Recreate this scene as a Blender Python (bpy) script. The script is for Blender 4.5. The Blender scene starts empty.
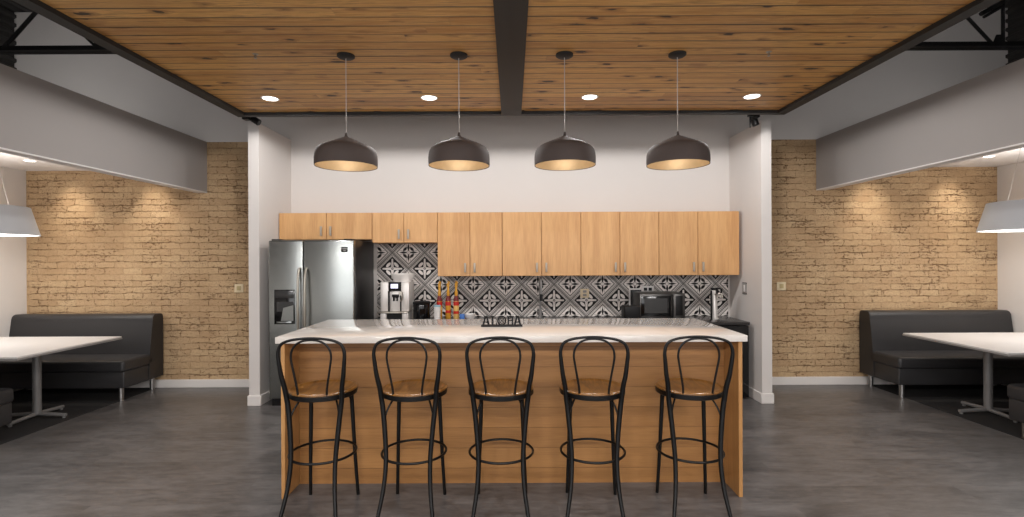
import bpy, bmesh, math, random
from mathutils import Vector, Matrix

random.seed(7)
PI = math.pi
SC = bpy.context.scene
COL = SC.collection

# ------------------------------------------------------------------ helpers
def lin(c):
    c = c / 255.0
    return c / 12.92 if c <= 0.04045 else ((c + 0.055) / 1.055) ** 2.4

def rgb(r, g, b):
    return (lin(r), lin(g), lin(b), 1.0)

class MB:
    """collects shapes, links them as one mesh object"""
    def __init__(self):
        self.bm = bmesh.new()

    def box(self, x0, y0, z0, x1, y1, z1, b=0.0, seg=2):
        m = Matrix.Translation(((x0 + x1) / 2, (y0 + y1) / 2, (z0 + z1) / 2)) @ \
            Matrix.Diagonal((abs(x1 - x0), abs(y1 - y0), abs(z1 - z0), 1))
        r = bmesh.ops.create_cube(self.bm, size=1, matrix=m)
        if b > 0:
            es = list({e for v in r['verts'] for e in v.link_edges})
            bmesh.ops.bevel(self.bm, geom=es, offset=b, segments=seg, affect='EDGES', profile=0.5)
        return self

    def cyl(self, p0, p1, r0, r1=None, n=24, caps=True):
        p0, p1 = Vector(p0), Vector(p1)
        d = p1 - p0
        q = d.to_track_quat('Z', 'Y').to_matrix().to_4x4()
        m = Matrix.Translation((p0 + p1) / 2) @ q
        bmesh.ops.create_cone(self.bm, cap_ends=caps, segments=n, radius1=r0,
                              radius2=r0 if r1 is None else r1, depth=d.length, matrix=m)
        return self

    def tube(self, pts, rad, n=12, closed=False):
        pts = [Vector(p) for p in pts]
        k = len(pts)
        rads = [rad] * k if not isinstance(rad, (list, tuple)) else list(rad)
        tans = []
        for i in range(k):
            a = pts[(i - 1) % k] if (closed or i > 0) else pts[0]
            b = pts[(i + 1) % k] if (closed or i < k - 1) else pts[-1]
            tans.append((b - a).normalized())
        t0 = tans[0]
        up = Vector((0, 0, 1)) if abs(t0.z) < 0.9 else Vector((1, 0, 0))
        nrm = (up - t0 * up.dot(t0)).normalized()
        rings = []
        for i in range(k):
            t = tans[i]
            nrm = (nrm - t * nrm.dot(t)).normalized()
            bn = t.cross(nrm)
            rings.append([self.bm.verts.new(pts[i] + (nrm * math.cos(2 * PI * j / n) + bn * math.sin(2 * PI * j / n)) * rads[i])
                          for j in range(n)])
        for i in range(k if closed else k - 1):
            a, b = rings[i], rings[(i + 1) % k]
            for j in range(n):
                self.bm.faces.new((a[j], a[(j + 1) % n], b[(j + 1) % n], b[j]))
        if not closed:
            self.bm.faces.new(list(reversed(rings[0])))
            self.bm.faces.new(rings[-1])
        return self

    def lathe(self, prof, c=(0, 0, 0), n=48, closed=False):
        cx, cy, cz = c
        rings = []
        for r, z in prof:
            if r < 1e-6:
                rings.append([self.bm.verts.new((cx, cy, cz + z))])
            else:
                rings.append([self.bm.verts.new((cx + r * math.cos(2 * PI * j / n), cy + r * math.sin(2 * PI * j / n), cz + z))
                              for j in range(n)])
        k = len(rings)
        for i in range(k if closed else k - 1):
            a, b = rings[i], rings[(i + 1) % k]
            for j in range(n):
                j2 = (j + 1) % n
                if len(a) == 1 and len(b) == 1:
                    continue
                if len(a) == 1:
                    self.bm.faces.new((a[0], b[j2], b[j]))
                elif len(b) == 1:
                    self.bm.faces.new((a[j], a[j2], b[0]))
                else:
                    self.bm.faces.new((a[j], a[j2], b[j2], b[j]))
        return self

    def prism(self, poly, axis, c0, c1, b=0.0, seg=2):
        """poly in the two other axes (x:(y,z)  y:(x,z)  z:(x,y)), extruded along axis"""
        def P(a, bb, c):
            return {'x': (c, a, bb), 'y': (a, c, bb), 'z': (a, bb, c)}[axis]
        v0 = [self.bm.verts.new(P(a, bb, c0)) for a, bb in poly]
        v1 = [self.bm.verts.new(P(a, bb, c1)) for a, bb in poly]
        n = len(poly)
        fs = [self.bm.faces.new(v0), self.bm.faces.new(list(reversed(v1)))]
        for i in range(n):
            fs.append(self.bm.faces.new((v0[i], v1[i], v1[(i + 1) % n], v0[(i + 1) % n])))
        if b > 0:
            es = list({e for f in fs for e in f.edges})
            bmesh.ops.bevel(self.bm, geom=es, offset=b, segments=seg, affect='EDGES', profile=0.5)
        return self

    def build(self, name, mat, parent=None, angle=38, loc=None):
        bmesh.ops.recalc_face_normals(self.bm, faces=self.bm.faces)
        me = bpy.data.meshes.new(name)
        self.bm.to_mesh(me)
        self.bm.free()
        me.polygons.foreach_set('use_smooth', [True] * len(me.polygons))
        me.set_sharp_from_angle(angle=math.radians(angle))
        me.materials.append(mat)
        o = bpy.data.objects.new(name, me)
        COL.objects.link(o)
        if parent:
            o.parent = parent
        if loc:
            o.location = loc
        return o

def spline(pts, sub=6, closed=False):
    """Catmull-Rom through points (any tuple length)"""
    n = len(pts)
    out = []
    rng = range(n if closed else n - 1)
    for i in rng:
        if closed:
            p0, p1, p2, p3 = pts[(i - 1) % n], pts[i], pts[(i + 1) % n], pts[(i + 2) % n]
        else:
            p0, p1, p2, p3 = pts[max(i - 1, 0)], pts[i], pts[i + 1], pts[min(i + 2, n - 1)]
        for s in range(sub):
            t = s / sub
            out.append(tuple(0.5 * (2 * b + (c - a) * t + (2 * a - 5 * b + 4 * c - d) * t * t + (3 * b - a - 3 * c + d) * t ** 3)
                             for a, b, c, d in zip(p0, p1, p2, p3)))
    if not closed:
        out.append(tuple(pts[-1]))
    return out

def tag(o, label, cat, group=None, kind=None):
    o['label'] = label
    o['category'] = cat
    if group:
        o['group'] = group
    if kind:
        o['kind'] = kind
    return o

def struct(o):
    o['kind'] = 'structure'
    return o

def thing(name, label, cat, loc=(0, 0, 0), rz=0.0, group=None):
    o = bpy.data.objects.new(name, None)
    o.empty_display_size = 0.1
    COL.objects.link(o)
    o.location = loc
    o.rotation_euler = (0, 0, rz)
    return tag(o, label, cat, group)

def copy_tree(o, parent=None):
    c = o.copy()
    COL.objects.link(c)
    c.parent = parent
    for ch in list(o.children):
        copy_tree(ch, c)
    return c

def dup(root, label, loc, rz=0.0):
    c = copy_tree(root)
    c.location = loc
    c.rotation_euler = (0, 0, rz)
    c['label'] = label
    return c

# ------------------------------------------------------------------ materials
class E:
    """shader math with Python operators"""
    nt = None
    def __init__(self, s):
        self.s = s
    @staticmethod
    def op(o, *a):
        n = E.nt.nodes.new('ShaderNodeMath')
        n.operation = o
        for i, v in enumerate(a):
            if isinstance(v, E):
                E.nt.links.new(v.s, n.inputs[i])
            else:
                n.inputs[i].default_value = v
        return E(n.outputs[0])
    def __add__(s, o): return E.op('ADD', s, o)
    __radd__ = __add__
    def __sub__(s, o): return E.op('SUBTRACT', s, o)
    def __rsub__(s, o): return E.op('SUBTRACT', o, s)
    def __mul__(s, o): return E.op('MULTIPLY', s, o)
    __rmul__ = __mul__
    def __truediv__(s, o): return E.op('DIVIDE', s, o)
    def __lt__(s, o): return E.op('LESS_THAN', s, o)
    def __gt__(s, o): return E.op('GREATER_THAN', s, o)
    def abs(s): return E.op('ABSOLUTE', s)
    def floor(s): return E.op('FLOOR', s)
    def fract(s): return E.op('FRACT', s)
    def sqrt(s): return E.op('SQRT', s)
    def max(s, o): return E.op('MAXIMUM', s, o)
    def min(s, o): return E.op('MINIMUM', s, o)
    def mod(s, o): return E.op('FLOORED_MODULO', s, o)
    def step(s, a, b):
        n = E.nt.nodes.new('ShaderNodeMapRange')
        n.interpolation_type = 'SMOOTHSTEP'
        E.nt.links.new(s.s, n.inputs['Value'])
        n.inputs['From Min'].default_value = a
        n.inputs['From Max'].default_value = b
        return E(n.outputs[0])

def new_mat(name):
    m = bpy.data.materials.new(name)
    m.use_nodes = True
    nt = m.node_tree
    E.nt = nt
    b = nt.nodes['Principled BSDF']
    return m, nt, b

def coords(nt, kind='Object'):
    tc = nt.nodes.new('ShaderNodeTexCoord')
    sp = nt.nodes.new('ShaderNodeSeparateXYZ')
    nt.links.new(tc.outputs[kind], sp.inputs[0])
    return E(sp.outputs[0]), E(sp.outputs[1]), E(sp.outputs[2])

def vec(nt, x, y, z=0.0):
    c = nt.nodes.new('ShaderNodeCombineXYZ')
    for i, v in enumerate((x, y, z)):
        if isinstance(v, E):
            nt.links.new(v.s, c.inputs[i])
        else:
            c.inputs[i].default_value = v
    return c.outputs[0]

def noise(nt, v, scale=1.0, detail=3.0, rough=0.5, dist=0.0):
    n = nt.nodes.new('ShaderNodeTexNoise')
    nt.links.new(v, n.inputs['Vector'])
    n.inputs['Scale'].default_value = scale
    n.inputs['Detail'].default_value = detail
    n.inputs['Roughness'].default_value = rough
    n.inputs['Distortion'].default_value = dist
    return E(n.outputs[0])

def white(nt, v):
    n = nt.nodes.new('ShaderNodeTexWhiteNoise')
    n.noise_dimensions = '3D'
    nt.links.new(v, n.inputs['Vector'])
    return E(n.outputs['Value'])

def mix(nt, f, a, b, mode='MIX'):
    n = nt.nodes.new('ShaderNodeMix')
    n.data_type = 'RGBA'
    n.blend_type = mode
    if isinstance(f, E):
        nt.links.new(f.s, n.inputs[0])
    else:
        n.inputs[0].default_value = f
    for i, v in ((6, a), (7, b)):
        if isinstance(v, tuple):
            n.inputs[i].default_value = v
        else:
            nt.links.new(v, n.inputs[i])
    return n.outputs[2]

def bump(nt, b, h, strength=0.3, dist=0.01):
    n = nt.nodes.new('ShaderNodeBump')
    n.inputs['Strength'].default_value = strength
    n.inputs['Distance'].default_value = dist
    nt.links.new(h.s, n.inputs['Height'])
    nt.links.new(n.outputs[0], b.inputs['Normal'])

def plain(name, c, rough=0.5, metal=0.0, var=0.04, scale=6.0, emit=None, spec=None, coat=0.0):
    m, nt, b = new_mat(name)
    x, y, z = coords(nt)
    n = noise(nt, vec(nt, x, y, z), scale, 3)
    d = tuple(max(0, v * (1 - var * 2)) for v in c[:3]) + (1,)
    l = tuple(min(1, v * (1 + var * 2)) for v in c[:3]) + (1,)
    nt.links.new(mix(nt, n, d, l), b.inputs['Base Color'])
    b.inputs['Roughness'].default_value = rough
    b.inputs['Metallic'].default_value = metal
    if spec is not None:
        b.inputs['Specular IOR Level'].default_value = spec
    if coat:
        b.inputs['Coat Weight'].default_value = coat
        b.inputs['Coat Roughness'].default_value = 0.08
    if emit:
        b.inputs['Emission Color'].default_value = emit[0]
        b.inputs['Emission Strength'].default_value = emit[1]
    return m

def brushed(name, c, rough=0.3, axis='z'):
    m, nt, b = new_mat(name)
    x, y, z = coords(nt)
    s = {'z': (300, 300, 2), 'x': (2, 300, 300)}[axis]
    n = noise(nt, vec(nt, x * s[0], y * s[1], z * s[2]), 1, 2)
    nt.links.new(mix(nt, n, tuple(v * 0.94 for v in c[:3]) + (1,), c), b.inputs['Base Color'])
    b.inputs['Metallic'].default_value = 1.0
    nt.links.new((n * 0.05 + (rough - 0.06)).s, b.inputs['Roughness'])
    return m

def laminate(name, dark, light, grain='z', rough=0.42, planks=0.0):
    """light wood laminate; grain axis z (vertical) or x; optional horizontal board joints"""
    m, nt, b = new_mat(name)
    x, y, z = coords(nt)
    oi = nt.nodes.new('ShaderNodeObjectInfo')
    r = E(oi.outputs['Random']) * 40.0
    if grain == 'z':
        v1 = vec(nt, x * 9 + r, y * 9, z * 0.9)
        v2 = vec(nt, x * 170 + r, y * 170, z * 7)
    else:
        z = z + 0.036
        row = (z / planks).floor() if planks else E.op('MULTIPLY', z, 0.0)
        v1 = vec(nt, x * 0.8 + row * 7.3, y * 9, z * 9)
        v2 = vec(nt, x * 6 + row * 3.1, y * 170, z * 150)
    n1 = noise(nt, v1, 1.0, 4, 0.55, 0.6)
    n2 = noise(nt, v2, 1.0, 2, 0.5)
    f = (n1 * 0.75 + n2 * 0.45 - 0.1).step(0.25, 0.75)
    c = mix(nt, f, dark, light)
    if planks:
        tone = white(nt, vec(nt, row, 3.0, 1.0))
        c = mix(nt, tone * 0.35, c, dark)
        fr = (z / planks).fract()
        edge = (fr - 0.5).abs() > 0.4875
        c = mix(nt, edge * 0.5, c, rgb(60, 36, 18))
        bump(nt, b, 1.0 - edge, 0.6, 0.003)
    nt.links.new(c, b.inputs['Base Color'])
    b.inputs['Roughness'].default_value = rough
    return m

def wood_ceiling(name):
    m, nt, b = new_mat(name)
    x, y, z = coords(nt)
    W = 0.1165
    y = y - 2.90
    row = (y / W).floor()
    rr = white(nt, vec(nt, row, 1.7, 0.0))
    xs = x + rr * 9.0
    L = 3.1
    seg = (xs / L).floor()
    pr = white(nt, vec(nt, row, seg, 5.0))
    g1 = noise(nt, vec(nt, xs * 1.1 + pr * 30, y * 16, row), 1.0, 5, 0.6, 1.2)
    g2 = noise(nt, vec(nt, xs * 5 + pr * 11, y * 130, row), 1.0, 3, 0.6)
    g3 = noise(nt, vec(nt, xs * 0.5, y * 3, 3.0), 1.0, 3, 0.5)
    g4 = noise(nt, vec(nt, xs * 2.2 + pr * 7, y * 46, row), 1.0, 5, 0.65, 1.5)
    f = (g1 * 0.65 + g4 * 0.45 + g2 * 0.2 + pr * 0.14 - 0.21).step(0.25, 0.8)
    c = mix(nt, f, rgb(172, 116, 54), rgb(244, 196, 120))
    c = mix(nt, g3.step(0.45, 0.75) * 0.35, c, rgb(180, 142, 98))
    c = mix(nt, (g2 * g1).step(0.27, 0.36) * 0.55, c, rgb(112, 70, 34))
    c = mix(nt, g4.step(0.58, 0.72) * 0.45, c, rgb(112, 68, 32))
    # knots
    wob = noise(nt, vec(nt, x * 16, y * 40, 0.0), 1.0, 3) * 0.45
    vo = nt.nodes.new('ShaderNodeTexVoronoi')
    vo.feature = 'F1'
    nt.links.new(vec(nt, xs * 4.2 + pr * 5 + wob, y * 12.0 + wob, 0.0), vo.inputs['Vector'])
    vo.inputs['Scale'].default_value = 1.0
    d = E(vo.outputs['Distance'])
    sep = nt.nodes.new('ShaderNodeSeparateColor')
    nt.links.new(vo.outputs['Color'], sep.inputs[0])
    pick = E(sep.outputs[0])
    size = E(sep.outputs[1]) * 0.17 + 0.07
    kn = 1.0 - (d - size).step(-0.05, 0.03)
    kn = kn * (pick > 0.22)
    halo = (1.0 - (d - size * 1.8).step(-0.1, 0.08)) * (pick > 0.22)
    c = mix(nt, halo * 0.45, c, rgb(128, 76, 34))
    c = mix(nt, kn * 0.95, c, rgb(36, 20, 10))
    fr = (y / W).fract()
    edge = ((fr - 0.5).abs()).step(0.42, 0.468)
    ends = (((xs / L).fract() - 0.5).abs() > 0.4988) * 0.12
    seam = edge.max(ends)
    c = mix(nt, seam * (0.38 + 0.75 * g3.step(0.3, 0.7)), c, rgb(40, 24, 12))
    nt.links.new(c, b.inputs['Base Color'])
    b.inputs['Roughness'].default_value = 0.5
    bump(nt, b, (1.0 - seam) + g2 * 0.06, 0.6, 0.006)
    return m

def brick_mat(name):
    m, nt, b = new_mat(name)
    x, y, z = coords(nt)
    wx = (noise(nt, vec(nt, x * 9, z * 12, 1.0), 1.0, 3) - 0.5) * 0.07
    wz = (noise(nt, vec(nt, x * 6, z * 10, 9.0), 1.0, 4, 0.6) - 0.5) * 0.055
    v = vec(nt, x + wx, z + wz, 0.0)
    bt = nt.nodes.new('ShaderNodeTexBrick')
    nt.links.new(v, bt.inputs['Vector'])
    bt.inputs['Scale'].default_value = 1.0
    bt.inputs['Brick Width'].default_value = 0.235
    bt.inputs['Row Height'].default_value = 0.078
    bt.inputs['Mortar Size'].default_value = 0.007
    bt.inputs['Mortar Smooth'].default_value = 0.8
    bt.inputs['Bias'].default_value = 0.0
    bt.inputs['Color1'].default_value = rgb(198, 169, 131)
    bt.inputs['Color2'].default_value = rgb(184, 153, 116)
    bt.inputs['Mortar'].default_value = rgb(178, 147, 111)
    mort = E(bt.outputs['Fac'])
    n1 = noise(nt, vec(nt, x * 3, z * 3, 0.0), 1.0, 5, 0.6)
    n2 = noise(nt, vec(nt, x * 22, z * 44, 0.0), 1.0, 4, 0.65)
    n3 = noise(nt, vec(nt, x * 1.1, z * 1.6, 4.0), 1.0, 3, 0.5)
    n4 = noise(nt, vec(nt, x * 2.6, z * 4.6, 7.0), 1.0, 3, 0.6)
    n5 = noise(nt, vec(nt, x * 11, z * 34, 3.0), 1.0, 4, 0.7)
    n6 = noise(nt, vec(nt, x * 34, z * 34, 5.0), 1.0, 3, 0.6)
    c = mix(nt, n1.step(0.4, 0.75) * 0.5, bt.outputs['Color'], rgb(210, 183, 146))
    c = mix(nt, n3.step(0.42, 0.68) * 0.4, c, rgb(166, 135, 101))
    c = mix(nt, n6.step(0.35, 0.75) * 0.35, c, rgb(150, 122, 88))
    # paint worn off in clusters and along parts of the bed joints
    bedz = (((z + wz) / 0.078).fract() - 0.5).abs().step(0.40, 0.485)
    worn = n5 * 0.55 + n4 * 0.55
    chip = (n2 * 0.75 + n4 * 0.40 + mort * 0.07).step(0.645, 0.71)
    bed = bedz * worn.step(0.47, 0.66)
    perp = mort * (1.0 - bedz) * (n2 * 0.5 + n4 * 0.5).step(0.46, 0.58)
    c = mix(nt, bed * 0.5, c, rgb(112, 80, 48))
    c = mix(nt, perp * 0.42, c, rgb(116, 84, 52))
    c = mix(nt, chip * 0.62, c, rgb(106, 72, 44))
    n7 = noise(nt, vec(nt, x * 48, z * 60, 2.0), 1.0, 3, 0.6)
    c = mix(nt, (n7 * 0.8 + n1 * 0.3).step(0.62, 0.70) * 0.5, c, rgb(112, 76, 44))
    nt.links.new(c, b.inputs['Base Color'])
    b.inputs['Roughness'].default_value = 0.85
    bump(nt, b, (1.0 - mort) * 0.2 + n2 * 0.5 + n5 * 0.4 - chip * 0.6 - bed * 0.5, 0.9, 0.014)
    return m

def floor_mat(name):
    m, nt, b = new_mat(name)
    x, y, z = coords(nt)
    row = (y / 0.23).floor()
    rr = white(nt, vec(nt, row, 2.0, 0.0))
    seg = ((x + rr * 3) / 1.5).floor()
    pr = white(nt, vec(nt, row, seg, 1.0))
    n1 = noise(nt, vec(nt, x * 1.3 + pr * 6, y * 4.5, pr * 9), 1.0, 5, 0.6, 0.9)
    n2 = noise(nt, vec(nt, x * 8, y * 26, pr * 5), 1.0, 4, 0.6, 0.5)
    n3 = noise(nt, vec(nt, x * 0.5, y * 0.8, 0.0), 1.0, 3)
    f = (n1 * 0.55 + n2 * 0.45 + n3 * 0.25 + pr * 0.06 - 0.15).step(0.25, 0.75)
    c = mix(nt, f, rgb(60, 58, 58), rgb(112, 109, 108))
    e1 = ((y / 0.23).fract() - 0.5).abs() > 0.496
    c = mix(nt, e1 * 0.35, c, rgb(46, 44, 44))
    nt.links.new(c, b.inputs['Base Color'])
    nt.links.new((n1 * 0.18 + 0.24).s, b.inputs['Roughness'])
    b.inputs['Specular IOR Level'].default_value = 0.45
    bump(nt, b, n2, 0.06, 0.003)
    return m

def tile_mat(name):
    m, nt, b = new_mat(name)
    x, y, z = coords(nt)
    P = 0.4
    X0, Z0 = 0.519, 1.060
    # rotated checker cells with L1 half-diagonal 0.2: A cells on (even lattice), B cells offset (0.2, 0)
    def cell(ox, oz):
        u = ((x - (X0 + ox)) / P + 0.5).fract() * P - 0.2
        v = ((z - (Z0 + oz)) / P + 0.5).fract() * P - 0.2
        return u.abs(), v.abs()
    ua, va = cell(0, 0)
    ub, vb = cell(0.2, 0.2)
    da, db = ua + va, ub + vb
    isA = da < db
    S = 0.003
    def less(e, t): return 1.0 - e.step(t - S, t + S)
    # A: black diamond, white cross, four white leaves
    mx, mn = ua.max(va), ua.min(va)
    arm = less(mn - (0.004 + 0.010 * (1.0 - (mx / 0.13)).max(0.0)), 0.004) * less(mx, 0.122)
    p, q = (ua + va) * 0.7071 , (ua - va).abs() * 0.7071
    leaf = less(((p - 0.068) / 0.018) * ((p - 0.068) / 0.018) + (q / 0.038) * (q / 0.038), 1.0)
    rA = (ua * ua + va * va).sqrt()
    eye = less((rA - 0.011).abs(), 0.004)
    dotA = less(((p - 0.064) / 0.006) * ((p - 0.064) / 0.006) + (q / 0.02) * (q / 0.02), 1.0)
    inA = less(da, 0.150)
    a_val = (arm.max(leaf)) * (1.0 - eye)
    lineA = less((da - 0.158).abs(), 0.004)
    # B: white diamond, black cross, black drops on diagonals
    mxb, mnb = ub.max(vb), ub.min(vb)
    armb = less(mnb - 0.014 * (1.0 - ((mxb - 0.06).abs() / 0.05)).max(0.0), 0.002) * less((mxb - 0.066).abs(), 0.048)
    pb, qb = (ub + vb) * 0.7071, (ub - vb).abs() * 0.7071
    drop = less(((pb - 0.060) / 0.016) * ((pb - 0.060) / 0.016) + (qb / 0.032) * (qb / 0.032), 1.0)
    rB = (ub * ub + vb * vb).sqrt()
    core = less((rB - 0.022).abs(), 0.004)
    slit = less((mnb - 0.024).abs(), 0.003) * less((mxb - 0.07).abs(), 0.04)
    inB = less(db, 0.135)
    b_val = 1.0 - (armb.max(drop).max(core * 0.6).max(slit * 0.5))
    lineB = less((db - 0.148).abs(), 0.005)
    # band between: mid grey with fine light dashes
    dash = ((x - z) / 0.0333).fract() - 0.5
    dash2 = ((x + z) / 0.0333).fract() - 0.5
    dots = less(dash.abs().max(dash2.abs()), 0.26)
    band = 0.36 + dots * 0.44
    mid = less((da - 0.2).abs(), 0.006)
    band = band * (1.0 - mid) + mid * 0.12
    band = band * (1.0 - lineB) + lineB * 0.14
    lineB2 = less((db - 0.163).abs(), 0.006)
    band = band * (1.0 - lineB2) + lineB2 * 0.85
    band = band * (1.0 - lineA) + lineA * 0.78
    val = band
    val = val * (1.0 - inA * isA) + a_val * inA * isA
    val = val * (1.0 - inB * (1.0 - isA)) + b_val * inB * (1.0 - isA)
    n = noise(nt, vec(nt, x * 30, z * 30, 0.0), 1.0, 3)
    val = val * (0.86 + n * 0.2)
    c = mix(nt, val, rgb(15, 13, 14), rgb(240, 234, 229))
    # grout of the 20 cm tiles
    gx = (((x - X0) / 0.2).fract() - 0.5).abs() > 0.492
    gz = (((z - Z0) / 0.2).fract() - 0.5).abs() > 0.492
    g = gx.max(gz)
    c = mix(nt, g * 0.5, c, rgb(120, 116, 114))
    nt.links.new(c, b.inputs['Base Color'])
    b.inputs['Roughness'].default_value = 0.5
    b.inputs['Specular IOR Level'].default_value = 0.25
    bump(nt, b, 1.0 - g, 0.3, 0.002)
    return m

def quartz(name):
    m, nt, b = new_mat(name)
    x, y, z = coords(nt)
    n1 = noise(nt, vec(nt, x * 2, y * 3, z), 1.0, 5, 0.6, 1.0)
    n2 = noise(nt, vec(nt, x, y, z), 160.0, 2)
    c = mix(nt, n1.step(0.4, 0.7), rgb(206, 199, 192), rgb(222, 216, 210))
    c = mix(nt, n2.step(0.62, 0.7) * 0.25, c, rgb(170, 160, 150))
    nt.links.new(c, b.inputs['Base Color'])
    b.inputs['Roughness'].default_value = 0.075
    b.inputs['Specular IOR Level'].default_value = 0.6
    return m

def seat_wood(name):
    m, nt, b = new_mat(name)
    x, y, z = coords(nt)
    n1 = noise(nt, vec(nt, x * 26, y * 4, z * 4), 1.0, 4, 0.6, 1.0)
    n2 = noise(nt, vec(nt, x * 150, y * 14, z), 1.0, 2)
    f = (n1 * 0.8 + n2 * 0.3).step(0.3, 0.85)
    c = mix(nt, f, rgb(78, 48, 18), rgb(146, 100, 45))
    nt.links.new(c, b.inputs['Base Color'])
    b.inputs['Roughness'].default_value = 0.3
    return m

def hide(name, c, rough=0.45):
    m, nt, b = new_mat(name)
    x, y, z = coords(nt)
    n1 = noise(nt, vec(nt, x, y, z), 220.0, 2)
    n2 = noise(nt, vec(nt, x, y, z), 3.0, 3)
    nt.links.new(mix(nt, n2, tuple(v * 0.85 for v in c[:3]) + (1,), tuple(v * 1.15 for v in c[:3]) + (1,)), b.inputs['Base Color'])
    b.inputs['Roughness'].default_value = rough
    bump(nt, b, n1, 0.12, 0.002)
    return m

def lamp_mat(name, c, s):
    m, nt, b = new_mat(name)
    b.inputs['Base Color'].default_value = c
    b.inputs['Emission Color'].default_value = c
    b.inputs['Emission Strength'].default_value = s
    return m

M = {}
M['wall'] = plain('white_paint', rgb(214, 209, 205), 0.8, var=0.01, scale=1.5)
M['upper'] = plain('grey_plaster', rgb(214, 209, 205), 0.85, var=0.05, scale=1.2)
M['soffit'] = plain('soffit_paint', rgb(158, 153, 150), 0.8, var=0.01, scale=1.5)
M['boothceil'] = plain('booth_ceiling_paint', rgb(226, 222, 220), 0.8, var=0.01)
M['trim'] = plain('trim_paint', rgb(222, 217, 213), 0.55, var=0.01)
M['brick'] = brick_mat('painted_brick')
M['floor'] = floor_mat('grey_floor')
M['carpet'] = plain('dark_carpet', rgb(30, 28, 28), 0.95, var=0.12, scale=140)
M['woodceil'] = wood_ceiling('reclaimed_boards')
M['black'] = plain('black_steel', rgb(30, 30, 31), 0.6, var=0.05)
M['joist'] = plain('black_joist', rgb(24, 23, 23), 0.6, var=0.05)
M['deck'] = plain('dark_deck', rgb(52, 50, 48), 0.6, var=0.05)
M['cab'] = laminate('cabinet_maple', rgb(194, 144, 92), rgb(219, 172, 118), 'z')
M['cabbody'] = laminate('cabinet_maple_side', rgb(190, 136, 80), rgb(214, 162, 104), 'z')
M['island'] = laminate('island_boards', rgb(138, 95, 51), rgb(166, 119, 69), 'x', 0.42, 0.142)
M['islandside'] = laminate('island_side', rgb(160, 114, 66), rgb(186, 139, 86), 'z')
M['nickel'] = brushed('nickel', rgb(176, 170, 160), 0.36)
M['pull'] = plain('satin_pull', rgb(172, 162, 148), 0.4, metal=0.4, var=0.02)
M['steel'] = brushed('stainless', rgb(164, 168, 166), 0.28)
M['fridgeblack'] = plain('fridge_black', rgb(24, 24, 25), 0.35, var=0.03)
M['gloss'] = plain('gloss_black', rgb(16, 16, 17), 0.12, var=0.03)
M['satin'] = plain('satin_black', rgb(18, 17, 18), 0.42, var=0.03, spec=0.25)
M['dark_steel'] = brushed('dark_steel', rgb(92, 90, 88), 0.38)
M['quartz'] = quartz('white_quartz')
M['darktop'] = plain('dark_counter', rgb(48, 46, 46), 0.25, var=0.1, scale=60)
M['tile'] = tile_mat('patterned_tile')
M['stoolmetal'] = plain('stool_black', rgb(9, 8, 8), 0.42, var=0.04, spec=0.3)
M['seat'] = seat_wood('stool_seat_wood')
M['hide'] = hide('charcoal_vinyl', rgb(46, 45, 46))
M['legmetal'] = brushed('leg_aluminium', rgb(170, 168, 166), 0.35)
M['greymetal'] = plain('grey_powdercoat', rgb(132, 130, 129), 0.45, metal=0.3, var=0.02)
M['tabletop'] = plain('white_tabletop', rgb(206, 203, 201), 0.35, var=0.01)
M['tableedge'] = plain('grey_edge', rgb(140, 137, 134), 0.5, var=0.02)
M['pendant'] = plain('bronze_shade', rgb(84, 75, 72), 0.7, metal=0.0, spec=0.25, var=0.03)
M['gold'] = plain('gold_leaf', rgb(206, 184, 150), 0.45, metal=0.4, var=0.08, scale=18)
M['cord'] = plain('grey_cord', rgb(186, 180, 176), 0.5)
M['boothshade'] = plain('grey_shade', rgb(188, 190, 194), 0.6, var=0.01)
M['lens'] = lamp_mat('downlight_lens', (1.0, 0.93, 0.84, 1), 5.0)
M['diffuser'] = lamp_mat('shade_diffuser', (1.0, 0.95, 0.88, 1), 3.0)
M['bulb'] = lamp_mat('bulb', (1.0, 0.86, 0.66, 1), 1.5)
M['screen'] = lamp_mat('screen', (0.74, 0.74, 0.95, 1), 0.7)
M['whiteplastic'] = plain('white_plastic', rgb(228, 226, 224), 0.4, var=0.01)
M['beige'] = plain('beige_plastic', rgb(224, 208, 174), 0.45, var=0.02)
M['beigedark'] = plain('beige_dark', rgb(190, 172, 126), 0.45, var=0.02)
M['silver'] = plain('silver_plastic', rgb(222, 218, 214), 0.35, metal=0.35, var=0.02)
M['greyplastic'] = plain('grey_plastic', rgb(150, 146, 143), 0.4, var=0.02)
M['smoke'] = plain('smoked_hopper', rgb(236, 232, 228), 0.2, var=0.04)
M['red'] = plain('red_label', rgb(196, 36, 24), 0.4, var=0.03)
M['amber'] = plain('amber_syrup', rgb(206, 150, 52), 0.25, var=0.06, scale=20)
M['yellow'] = plain('yellow_label', rgb(226, 186, 110), 0.4, var=0.04)
M['blue'] = plain('blue_plastic', rgb(56, 112, 190), 0.4, var=0.03)
M['paleblue'] = plain('pale_blue', rgb(150, 190, 206), 0.4, var=0.03)
M['maroon'] = plain('maroon', rgb(110, 24, 26), 0.4, var=0.03)
M['glass'] = plain('oven_glass', rgb(52, 52, 52), 0.15, var=0.05)

# ------------------------------------------------------------------ dimensions (metres, camera at x=0 y=0)
CAMZ = 1.58
YB = 6.20          # rear wall of the kitchen and the brick walls
XW = 6.02          # outer side walls
YR = -4.2          # wall behind the camera
ZD = 4.66          # roof deck
ZT = 3.04          # top of brick, wing walls and bulkheads
XS, XS2 = 3.776, 3.90   # bulkhead faces
ZSB, ZBC = 2.42, 2.69   # bulkhead bottom, booth ceiling
WING = {-1: (2.735, 2.85), 1: (2.70, 2.81)}    # wing walls: inner and outer face
XI, XO = WING[1]
YWF = 5.41

# ------------------------------------------------------------------ the setting
struct(MB().box(-XW - 0.3, YR - 0.2, -0.1, XW + 0.3, YB + 0.3, 0).build('floor', M['floor']))

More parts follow.
